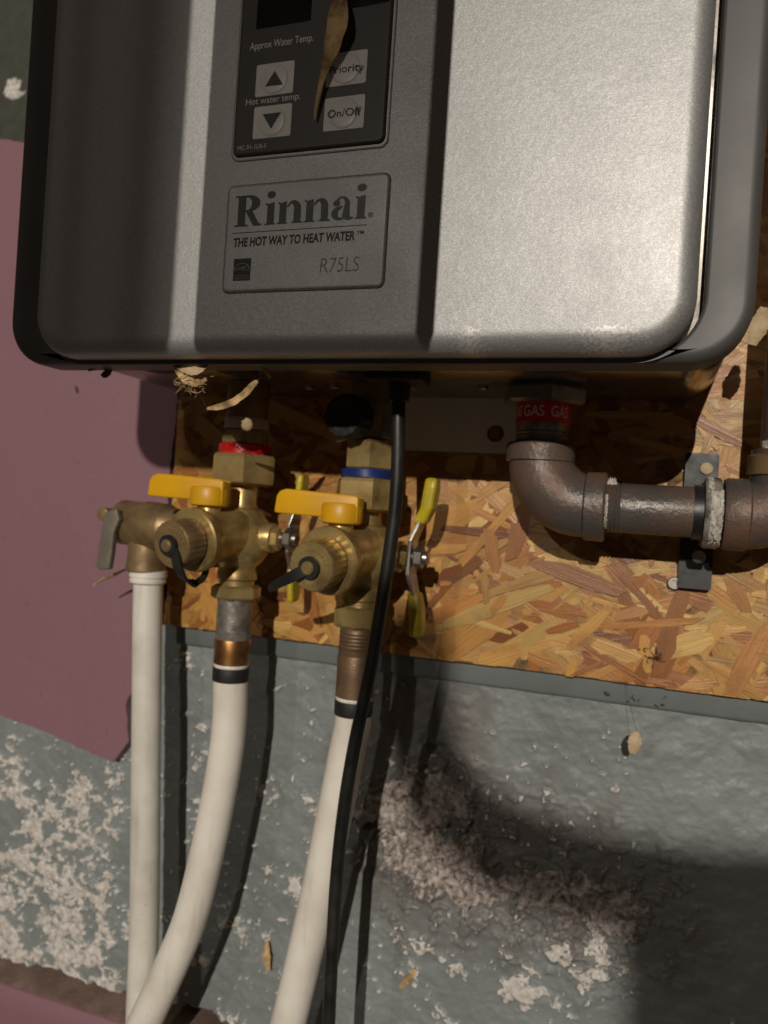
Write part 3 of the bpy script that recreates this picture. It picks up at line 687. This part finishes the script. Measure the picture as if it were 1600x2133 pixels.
    # steel lever with dipped grips, seen edge on
    lx = X+31; lz = bz+1; Yl = Yv+(14 if hot else 0); b = MB()
    tilt = .06
    prof = [(-44, 6), (-34, 5.5), (-20, 3), (-10, 0), (10, 0), (20, 4), (32, 9), (44, 9.5)]
    def strip(pr, hw, th, name, m, par):
        vs = []; fs = []
        for i, (z, dx) in enumerate(pr):
            ww = hw if isinstance(hw, (int, float)) else hw[i]
            for a, bb in ((-1, -1), (1, -1), (1, 1), (-1, 1)): vs.append((lx+dx*(.5 if hot else 1)+th*bb, Yl+ww*a, lz+z*(.88 if hot else 1)))
        for i in range(len(pr)-1):
            for q in range(4): fs.append((i*4+q, i*4+(q+1) % 4, (i+1)*4+(q+1) % 4, (i+1)*4+q))
        fs += [(0, 1, 2, 3), tuple(range(len(vs)-4, len(vs)))]
        m_ = MB().add(vs, fs); bm = bmesh.new()
        ob = m_.build(name, m, par, smooth=False); bm.free()
        bv = ob.modifiers.new('edge', 'BEVEL'); bv.width = .0025 if th > 1.5 else .0004; bv.segments = 3; return ob
    lever = strip(prof, [4, 5, 6, 8, 8, 6, 5, 4], 1.1, 'lever', STEEL, t)
    strip([(-47, 6), (-40, 6.2), (-30, 5.2), (-20, 3)], [5.6, 6.8, 6.8, 5.6], 2.2 if hot else 3.9, 'grip', YGRIP, lever)
    strip([(20, 4), (30, 8.3), (42, 9.8), (48, 10)], [5.6, 6.8, 6.8, 5.6], 2.2 if hot else 3.9, 'grip', YGRIP, lever)
    b = MB(); b.cyl((X, Yv, bz+2), (1, 0, -.02), 29, 41, 4); b.hexa((X, Yv, bz+2), (1, 0, -.02), 33, 38.5, 6.8); b.build('lever_nut', STEEL, t, sharp=25)
    return t, X, Yv, z1-(9 if hot else 13)
def paddle(x, y, z, h, ln):
    """upright flat bar pointing to -X, rounded at its outer end"""
    bm = bmesh.new(); out = [(x+11.5, z-h*.45), (x+11.5, z+h*.62), (x+9, z+h*.7), (x-ln+6, z+h*.82), (x-ln+2, z+h*.72), (x-ln, z+h*.5), (x-ln-1, z-h*.22), (x-ln+1, z-h*.26), (x-10, z-h*.30)]
    vs = [bm.verts.new((a, y-5.2, c)) for a, c in out]; f = bm.faces.new(vs)
    r = bmesh.ops.extrude_face_region(bm, geom=[f])
    for v in [g for g in r['geom'] if isinstance(g, bmesh.types.BMVert)]: v.co.y = y+5.2
    bmesh.ops.recalc_face_normals(bm, faces=bm.faces)
    bmesh.ops.bevel(bm, geom=bm.edges[:], offset=1.3, segments=3, affect='EDGES', profile=.5, clamp_overlap=True); return bm
tH, XH, YH, zH = valve('hot')
tC, XC, YC, zC = valve('cold')

# relief valve behind the hot drain branch
rv = empty('relief_valve', (-327, -38, -48), 'tarnished relief valve with grey lever, left of the hot valve', 'valve')
b = MB()
c0 = P(290, 1092, -40)
b.lathe([(-16, 8), (-15.5, 14), (-13, 15.5), (4, 15.5), (6, 16.8), (22, 16.8), (24, 15), (40, 13.5), (60, 13.5), (75, 13)], c0, (1, .02, -.06), 36)
po = P(309, 1110, -38); b.lathe([(0, 12.5), (8, 13), (20, 13), (24, 13.6), (28, 13.6), (29, 12.4)], (po.x, po.y, po.z+2), (0, 0, -1), 36)
b.build('body', DULLBRASS, rv, sharp=40)
MB().cyl(c0+Vector((-17, 0, 1)), (-1, 0, 0), -3, 6, 9).build('end_cap', DULLBRASS, rv)
out = [(P(x, y, -58).x, P(x, y, -58).z) for x, y in ((222, 1066), (246, 1060), (252, 1082), (240, 1110), (236, 1150), (230, 1186), (208, 1186), (203, 1176), (212, 1120))]
bm = bmesh.new(); f = bm.faces.new([bm.verts.new((x, -60, z)) for x, z in out]); r = bmesh.ops.extrude_face_region(bm, geom=[f])
for v in [g for g in r['geom'] if isinstance(g, bmesh.types.BMVert)]: v.co.y = -55
bmesh.ops.recalc_face_normals(bm, faces=bm.faces); bmesh.ops.bevel(bm, geom=bm.edges[:], offset=1., segments=3, affect='EDGES', profile=.5)
MB().bm(bm).build('lever', LEVERG, rv, sharp=50)
MB().cyl(P(243, 1072, -42), (0, -1, 0), -2, 15, 4.5).build('lever_pivot', DULLBRASS, rv)

# ------------------------------------------------------------------ tubes
dr = empty('drain_tube', (-325, -36, -380), 'dirty white drain tube hanging straight from the relief valve', 'pipe')
pth = [P(309, 1198, -37), P(307, 1300, -37), P(305, 1500, -37), P(301, 1900, -38), P(294, 2100, -40), P(288, 2260, -42)]
MB().tube(pth, 10, 28, 10).build('tube', PEXDIRTY, dr)
q = pth[0]; MB().lathe([(-4, 11.2), (-3.5, 12.6), (1, 12.8), (1.6, 12), (3, 12), (3.4, 12.5), (5, 12.3), (6, 10.6)], q, (0, 0, -1), 36).build('collar', PEX, dr)
def supply(name, label, X, Yv, ztop, cop, ringz, path, copmat):
    t = empty(name, (X, Yv, ztop-60), label, 'pipe', 'white supply tubes with black rings')
    up = (0, 0, 1); o = (X, Yv, 0)
    b = MB(); b.lathe([(cop, 11.2), (cop+4, 11.6)]+[(cop+4+(ztop-cop-6)*k/10, 11.2+(.35 if k % 2 else 0)) for k in range(11)]+[(ztop+1, 11.4)], o, up, 32); b.build('threaded_adapter', TAPED if copmat is COPPER else BRONZE, t)
    b = MB(); b.lathe([(ringz+2.5, 11.2), (ringz+3, 11.7), ((cop+ringz)/2, 11.5), (cop-1.5, 11.9), (cop, 11.4)], o, up, 32); b.build('fitting', copmat, t)
    MB().cyl(o, up, ringz+.2, ringz+2.6, 11.2).build('white_ring', PEX, t)
    MB().cyl(o, up, ringz-8.6, ringz+.3, 11.75).build('black_ring', RUBBER, t)
    pts = [Vector((X, Yv, ringz)), Vector((X, Yv, ringz-6))]+[P(x, y, yy) for x, y, yy in path]
    MB().tube(pts, 11.1, 28, 10).build('tube', PEX, t)
supply('supply_tube', 'white tube curving left from the hot valve, crossing the drain tube', XH, YH, zH, -88, -106.5,
       [(478, 1500, -50), (466, 1600, -50), (437, 1750, -50), (400, 1900, -52), (361, 2000, -54), (300, 2133, -58), (235, 2270, -62)], COPPER)
supply('supply_tube', 'white tube running down behind the black cord from the cold valve', XC, YC, zC, -88, -116,
       [(735, 1510, -50), (724, 1560, -50), (696, 1700, -50), (655, 1900, -50), (600, 2133, -50), (562, 2280, -50)], BRONZE)

# black cord in front
cp = [(834, 775, -95), (830, 860, -95), (829, 960, -95), (824, 1050, -94), (812, 1150, -93), (795, 1260, -92), (771, 1400, -90), (738, 1555, -88), (716, 1690, -85), (701, 1830, -82), (692, 1980, -80), (685, 2133, -78), (680, 2280, -76)]
b = MB(); b.tube([P(*c) for c in cp], 3.75, 18, 8); c0 = P(*cp[0]); b.cyl((c0.x, c0.y, c0.z), (0, 0, -1), -6, 16, 6)
o = b.build('power_cord', CORD, origin=P(*cp[-1])); tag(o, 'thick black cord hanging from the heater in front of the cold valve', 'cord')

# filter plug on the cold inlet
fp = empty('filter_plug', (-165, -70, 50), 'black knurled round plug on a steel flange above the blue ring', 'plug')
kc = P(725, 868, -74)
MB().lathe([(-20, 9), (-9, 9.5), (-8, 12.6), (4, 12.9), (6.5, 11.8), (7.2, 9), (6.4, 7.5), (6.4, 0)], kc, (-.12, -1, 0), 72, 0, lambda t, h: 1+(.03 if math.sin(t*14) > 0 else -.01)*(h > -9)).build('knob', RUBBER, fp, sharp=30)
out = [(P(x, y, -58).x, P(x, y, -58).z) for x, y in ((692, 900), (702, 920), (730, 914), (765, 908), (800, 914), (838, 922), (838, 840), (800, 838), (770, 822), (700, 828), (688, 860))]
plate(out, -59, -56).build('flange', STEEL, fp, sharp=30)

# ------------------------------------------------------------------ gas line
gas = empty('gas_pipe', (0, -50, -10), 'rusty black iron gas pipe with an elbow right of the cord', 'pipe')
GX, GY, GZ = -60., -50., 10.5
MB().lathe([(77, 21), (74, 24), (67.5, 24), (66, 21)], (GX, GY, 0), (0, 0, 1), 6, .3).build('gas_socket', STEEL, gas, sharp=20)
b = MB(); b.lathe([(40+k*1.1, 14.2+(.55 if k % 2 else 0)) for k in range(12)]+[(66, 14.4)], (GX, GY, 0), (0, 0, 1), 40); b.build('nipple', TAPED, gas)
tape = MB().lathe([(55.2, 15.0), (55.4, 15.3), (67.6, 15.3), (67.8, 15.0)], (GX, GY, 0), (0, 0, 1), 48).build('marking_tape', REDTAPE, gas)
def wrap(x, y, z):
    a = (x)/15.45; return (GX+15.45*math.sin(a), GY-15.45*math.cos(a), z)
for s_, xa, xb in (('GAS', -19.5, -11), ('GAS', -9.5, 2.6), ('GAS', 6.5, 18)):
    text_mesh(s_, 'tape_lettering', TAPETXT, tape, xa, xb, 58.2, 0, 6.2, .01, warp=wrap)
R = 27.; bend = [Vector((GX, GY, 44)), Vector((GX, GY, GZ+R))]+[Vector((GX+R-R*math.cos(a), GY, GZ+R-R*math.sin(a))) for a in [math.radians(9*k) for k in range(1, 11)]]+[Vector((GX+R+9, GY, GZ))]
b = MB(); b.tube(bend, [17.4]*2+[17.4+1.2*math.sin(math.radians(18*k)) for k in range(1, 11)]+[17.4], 40, spline=False)
b.lathe([(33.5, 17.6), (34.2, 19.2), (43, 19.4), (44.2, 18.2), (44.2, 14)], (GX, GY, 0), (0, 0, 1), 40)
b.lathe([(GX+26, 17.6), (GX+27, 19), (GX+36.5, 19.2), (GX+37.6, 18), (GX+37.6, 13)], (0, GY, GZ), (1, 0, 0), 40)
b.build('elbow', IRON, gas, sharp=40)
b = MB(); th = [(GX+36+k*1.05, 13.4+(.5 if k % 2 else -.2)) for k in range(10)]; b.lathe(th+[(GX+47, 13.6), (40, 13.6)], (0, GY, GZ), (1, 0, 0), 40); b.build('pipe', IRON, gas)
# right-hand fitting turning up
tx = 66.; R2 = 17.
b = MB(); b.lathe([(36, 13), (36.5, 18), (38, 19), (48, 19), (49, 17.8), (52, 17.6)], (0, GY, GZ), (1, 0, 0), 40)
b.tube([Vector((46, GY, GZ)), Vector((tx-R2, GY, GZ))]+[Vector((tx-R2+R2*math.sin(a), GY, GZ+R2-R2*math.cos(a))) for a in [math.radians(10*k) for k in range(1, 10)]]+[Vector((tx, GY, GZ+34))], 17.6, 36, spline=False)
b.build('elbow', IRON, gas, sharp=40)
b = MB(); b.lathe([(31, 17.6), (31.5, 19.2), (41, 19.2), (42, 18), (42, 14)], (tx, GY, 0), (0, 0, 1), 40); b.build('elbow_collar', DULLBRASS, gas, sharp=40)
b = MB(); b.lathe([(41, 13.6), (330, 13.6)], (tx, GY, 0), (0, 0, 1), 32); b.build('riser', IRON, gas)
def lump(name, pts, parent, seed, m=DOPE):
    rnd = random.Random(seed); b = MB()
    for c, r in pts:
        bm = bmesh.new(); bmesh.ops.create_icosphere(bm, subdivisions=2, radius=r)
        for v in bm.verts: v.co *= 1+rnd.uniform(-.28, .28)
        b.bm(bm, Matrix.Translation(c))
    return b.build(name, m, parent, sharp=80)
def smear(name, o, d, h0, h1, r, a0, a1, parent, seed, m=DOPE, amp=1.6):
    """an uneven coat of dried sealant on a round pipe, feathering out at its edges"""
    rnd = random.Random(seed); b = MB(); d = Vector(d).normalized(); o = Vector(o); nu, nv = 46, 12
    a_ = Vector((0, 0, 1)) if abs(d.z) < .9 else Vector((0, -1, 0)); e1 = (a_-d*a_.dot(d)).normalized(); e2 = d.cross(e1)
    g = np.array([[rnd.random() for _ in range(nv+1)] for _ in range(nu+1)]); g2 = (g+np.roll(g, 1, 0)+np.roll(g, 1, 1)+np.roll(g, -1, 0))/4
    vs = []; fs = []
    for i in range(nu+1):
        for k in range(nv+1):
            u, v = i/nu, k/nv; ed = min(1, 5*min(u, 1-u, v, 1-v)); t = math.radians(a0+(a1-a0)*u)
            rr = r-.35+amp*(g2[i][k]-.28)*1.6*ed; vs.append(o+d*(h0+(h1-h0)*v+.8*(g[i][0]-.5))+(e1*math.cos(t)+e2*math.sin(t))*rr)
    for i in range(nu):
        for k in range(nv): q = i*(nv+1)+k; fs.append((q, q+1, q+nv+2, q+nv+1))
    b.add(vs, fs); return b.build(name, m, parent, sharp=80)
rnd = random.Random(3)
smear('thread_dope', (0, GY, GZ), (1, 0, 0), GX+37, GX+42.5, 13.9, -40, 25, gas, 1, amp=4)
smear('thread_dope', (0, GY, GZ), (1, 0, 0), GX+36.8, GX+39.2, 13.9, 60, 150, gas, 4, amp=1.6)
smear('thread_dope', (tx, GY, 0), (0, 0, 1), 41, 49, 14.0, -80, 80, gas, 2, amp=3)
# clamp holding the gas pipe
cl = empty('pipe_clamp', (28, -2, -32), 'black plate clamp holding the gas pipe on the strand board', 'clamp')
plate(rrect(18.5, 36.5, -33, 46, 1, 3)(0), -8, BF-.2).build('back_plate', CLAMPB, cl, sharp=30)
MB().lathe([(22, 13.7), (22, 14.6), (27, 14.6), (27, 13.7), (22, 13.7)], (0, GY, GZ), (1, 0, 0), 48).build('inner_band', CLAMPB, cl, sharp=30)
b = MB(); b.lathe([(27, 14), (27, 18), (28, 18.8), (34, 18.8), (35, 18), (35, 14), (27, 14)], (0, GY, GZ), (1, 0, 0), 48); b.box(28, 34.5, -34, -7.5, GZ+14, GZ+18); b.box(28, 34.5, -34, -7.5, GZ-18, GZ-14); st = b.build('strap', SMEARED, cl, sharp=40)
smear('paint_smear', (0, GY, GZ), (1, 0, 0), 29.2, 35.4, 18.9, 50, 160, st, 3, amp=2.4)
smear('paint_smear', (0, GY, GZ), (1, 0, 0), 28, 31, 18.9, 0, 60, st, 5, amp=1.6)
p = P(1472, 976, -9); MB().lathe([(0, 3.6), (1.6, 3.4), (2, 2.6), (2, 0)], (p.x, -8, p.z), (0, -1, 0), 20).build('screw', LEAFP, cl)
p = P(1456, 1160, -9); MB().lathe([(0, 3.8), (1.6, 3.8), (1.6, 1.8), (.4, 1.6), (.4, 0)], (p.x, -8, p.z), (0, -1, 0), 20).build('screw', STEEL, cl)
p = P(1405, 1215, -5); o = MB().lathe([(0, 3.9), (2.2, 3.9), (2.6, 3.4), (2.6, 1.7), (.8, 1.6), (.8, 0)], (p.x, BF+.2, p.z), (0, -1, 0), 24).build('loose_washer', STEEL, origin=(p.x, BF, p.z)); tag(o, 'small steel washer on the board below the pipe clamp', 'washer')

# ------------------------------------------------------------------ dry leaves and debris
def leaf(name, pts, widths, m, label, cat='leaf', cup=.25, group=None, jag=.12, seed=0, nrm=Vector((0, -1, 0)), thick=.35):
    rnd = random.Random(seed); pts = [Vector(p) for p in pts]; n = 22; K = 7; C = []; Wd = []
    for i in range(n+1):
        t = i/n*(len(pts)-1); j = min(int(t), len(pts)-2); f = t-j
        p0, p1, p2, p3 = pts[max(j-1, 0)], pts[j], pts[j+1], pts[min(j+2, len(pts)-1)]
        C.append(.5*((2*p1)+(p2-p0)*f+(2*p0-5*p1+4*p2-p3)*f*f+(3*p1-p0-3*p2+p3)*f**3)); Wd.append(widths[j]*(1-f)+widths[j+1]*f)
    vs = []; fs = []
    for i, c in enumerate(C):
        d = (C[min(i+1, n)]-C[max(i-1, 0)]).normalized(); sd = d.cross(nrm).normalized(); up = sd.cross(d).normalized(); e0, e1 = 1+rnd.uniform(-jag, jag), 1+rnd.uniform(-jag, jag)
        for k in range(K):
            s_ = -1+2*k/(K-1); w = Wd[i]*(e0 if s_ < 0 else e1)
            vs.append(c+sd*w*s_+up*(cup*Wd[i]*s_*s_+rnd.uniform(-.12, .12)))
    m2 = len(vs); vs2 = vs+[v+Vector((0, thick, 0)) for v in vs]
    for i in range(n):
        for k in range(K-1):
            a = i*K+k; fs.append((a, a+1, a+K+1, a+K)); fs.append((m2+a, m2+a+K, m2+a+K+1, m2+a+1))
    ring = [k for k in range(K)]+[i*K+K-1 for i in range(1, n+1)]+[n*K+k for k in range(K-2, -1, -1)]+[i*K for i in range(n-1, 0, -1)]
    for q in range(len(ring)): a, b_ = ring[q], ring[(q+1) % len(ring)]; fs.append((a, b_, m2+b_, m2+a))
    o = MB().add(vs2, fs).build(name, m, sharp=70, origin=C[-1]); return tag(o, label, cat, group)
leaf('winged_seed', [P(712, -40, -176), P(708, 0, -176), P(706, 50, -177), P(694, 100, -176), P(678, 145, -175.5), P(668, 180, -175), P(660, 215, -174.5), P(655, 248, -174)],
     [2.4, 3.4, 5.2, 4.1, 1.9, 1.2, .9, .35], LEAF, 'long brown winged seed stuck over the dark control panel', 'seed', .35, seed=1, jag=.09)
leaf('winged_seed', [P(431, 851, -140), P(455, 848, -141), P(485, 838, -142), P(512, 820, -142), P(530, 800, -141), P(537, 794, -141)],
     [.6, 1.6, 1.9, 2.1, 1.7, .7], LEAF, 'pale curved winged seed dangling below the heater edge', 'seed', .4, seed=2)
leaf('dry_leaf', [P(358, 756, -146), P(385, 764, -150), P(410, 770, -151), P(432, 758, -148)], [.8, 3, 3.4, 1.2], LEAFP, 'curled pale leaf stuck on the heater bottom edge', 'leaf', .5, seed=3)
leaf('dry_leaf', [P(366, 768, -147), P(388, 788, -149), P(410, 796, -148), P(430, 790, -146)], [.8, 2.4, 2.6, 1.0], LEAF, 'brown crumpled leaf in the debris clump under the heater edge', 'leaf', .6, seed=4)
def fibres(name, c, n, r, m, label, cat, seed):
    rnd = random.Random(seed); b = MB()
    for k in range(n):
        p = Vector(c)+Vector((rnd.gauss(0, r*.6), rnd.gauss(0, r*.3), rnd.gauss(0, r*.35))); q = [p]
        d = Vector((rnd.gauss(0, 1), rnd.gauss(0, .5), rnd.gauss(-.2, .8))).normalized()
        for j in range(3): d = (d+Vector((rnd.gauss(0, .5), rnd.gauss(0, .3), rnd.gauss(0, .5)))).normalized(); q.append(q[-1]+d*r*.35)
        b.tube(q, [.28, .24, .2, .1], 5, 3)
    o = b.build(name, m, origin=c); tag(o, label, cat); return o
fibres('fibre_clump', P(402, 798, -146), 46, 7, LEAF, 'tangled clump of brown plant fibres under the heater edge', 'debris', 6)
leaf('dry_leaf', [P(184, 772, -138), P(198, 766, -139), P(213, 762, -139)], [.5, 1.5, .7], LEAFP, 'tiny pale leaf scrap under the left end of the heater', 'leaf', .4, seed=5)
leaf('dead_insect', [P(224, 754, -139), P(222, 765, -139), P(217, 776, -139), P(210, 782, -139)], [1.2, 2.0, 2.1, 1.2], LEAFD, 'dark brown dead bug clinging under the left heater edge', 'insect', -.8, seed=6, thick=1.2)
def seed_ball():
    c = P(515, 886, -92); b = MB(); rnd = random.Random(4); bm = bmesh.new(); bmesh.ops.create_icosphere(bm, subdivisions=3, radius=1)
    for v in bm.verts:
        v.co = Vector((v.co.x*3.6, v.co.y*3, v.co.z*3.4+(.9 if v.co.z > .6 else 0)*v.co.z))*(1+rnd.uniform(-.05, .05))
    b.bm(bm, Matrix.Translation(c)); b.lathe([(0, 1.6), (2.2, .8), (3.4, .1)], c+Vector((-2.2, 0, 1)), (-.7, 0, .7), 8)
    o = b.build('seed_husk', LEAFP, origin=c); tag(o, 'small round pale seed husk caught before the white tape', 'seed')
seed_ball()
o = MB().tube([P(541, 757, -139), P(549, 765, -140), P(556, 776, -140), P(563, 787, -138)], [.3, .9, .7, .9], 8, 4).build('twig', LEAFP, origin=P(552, 770, -140)); tag(o, 'short pale twig hanging under the heater edge', 'twig')
o = MB().tube([P(193, 1221, -36), P(215, 1206, -38), P(240, 1196, -37), P(262, 1186, -32)], [.4, 1.1, 1.2, .6], 8, 4).build('twig', LEAF, origin=P(230, 1200, -36)); tag(o, 'reddish brown twig stuck behind the top of the drain tube', 'twig')
leaf('dead_insect', [P(156, 804, 2), P(158, 811, 1.6), P(161, 818, 2)], [.7, 1.3, .7], LEAFD, 'tiny black bug on the pink wall', 'insect', -.6, seed=8, thick=1)
leaf('leaf_scrap', [P(1326, 1524, -30), P(1322, 1545, -32), P(1317, 1570, -30)], [1.2, 3.9, 1.2], LEAFP, 'small tan leaf scrap hanging before the grey wall on the right', 'leaf', .3, seed=9)
leaf('leaf_scrap', [P(557, 1962, 9), P(556, 1990, 7), P(560, 2022, 8)], [1.2, 3.2, 1.4], LEAF, 'narrow brown leaf on the wall between the two supply tubes', 'leaf', .3, seed=10)
leaf('leaf_scrap', [P(866, 2020, 8), P(850, 2040, 7), P(832, 2058, 9)], [1, 2.2, 1.2], LEAF, 'small brown leaf on the wall right of the black cord', 'leaf', .3, seed=12)
leaf('leaf_scrap', [P(1592, 640, -62), P(1580, 680, -64), P(1566, 718, -62)], [1.5, 5, 2], LEAFP, 'papery pale leaf by the gas riser at the right edge', 'leaf', .4, seed=13)
fibres('dirt_clump', P(1364, 1368, -3), 20, 6, LEAFD, 'dark web of dirt on the strand board lower edge', 'debris', 8)
for k, (x, y) in enumerate(((1262, 1447), (1318, 1457), (1378, 1468))):
    fibres('dirt_clump', P(x, y, 4), 4, 3, LEAFD, ('leftmost', 'middle', 'rightmost')[k]+' of three dark dirt specks on the grey trim', 'debris', 20+k)

# ------------------------------------------------------------------ added blockers behind the camera, shaped to stripe the heater front with shade
def shade_board(name, xa, xb, za, zb, s, lamp_at, rad=2):
    """added unseen blocker whose shadow on the heater front covers xa..xb, za..zb; s = distance from that front"""
    t = s/(YF-lamp_at.y); f = lambda x, z: (x+(lamp_at.x-x)*t, z+(lamp_at.z-z)*t)
    (x0, z0), (x1, z1) = f(xa, za), f(xb, zb)
    o = MB().slab(rrect(x0, x1, z0, z1, (rad, 2), rr=2), [(0, YF-s), (0, YF-s-14)]).build(name, DARKBLOCK); return tag(o, kind='structure')
shade_board('stripe_blocker', -211.5, -93, 77, 420, 345, LAMP)
shade_board('stripe_blocker', -339, -227, 77, 420, 760, LAMP, 21)
for xa in (-345, -306, -267): shade_board('blocker_slat', xa, xa+24, 60, 420, 2500, LAMP2)  # slats added out of view to dim the second bulb on the left front
# unseen stand-in for an arm, added to curve soft shade over the lower wall
def toward(x, y, t): w = P(x, y, WY); return w+(LAMP-w)*t
b = MB(); b.tube([toward(x, y, .6) for x, y in ((866, 1296), (868, 1400), (876, 1530), (925, 1660), (1040, 1760), (1200, 1820), (1400, 1860), (1650, 1890), (1800, 1905))], [9, 9.6, 10, 11, 11.4, 11.4, 11.4, 11.8, 12], 24, 8)
b.tube([toward(x, y, .6) for x, y in ((1470, 1880), (1475, 2000), (1480, 2150), (1480, 2400))], 20, 24, 6)
o = b.build('shadow_tube', DARKBLOCK); tag(o, kind='structure')

def thread(o, a, b_):
    t = MB().tube([a, (a+b_)*.5+Vector((0, 0, -1.5)), b_], .12, 5, 6).build('web_thread', LEAFD, o); return t
for ob in list(bpy.data.objects):
    if ob.name.startswith('winged_seed') and 'curved' in ob['label']:
        thread(ob, P(432, 850, -140), P(405, 790, -146)); thread(ob, P(535, 796, -141), P(548, 764, -140))
    if ob.name.startswith('seed_husk'): thread(ob, P(514, 878, -92), P(510, 790, -95))
    if ob.name == 'leaf_scrap': thread(ob, P(1326, 1524, -30), P(1300, 1400, 5))
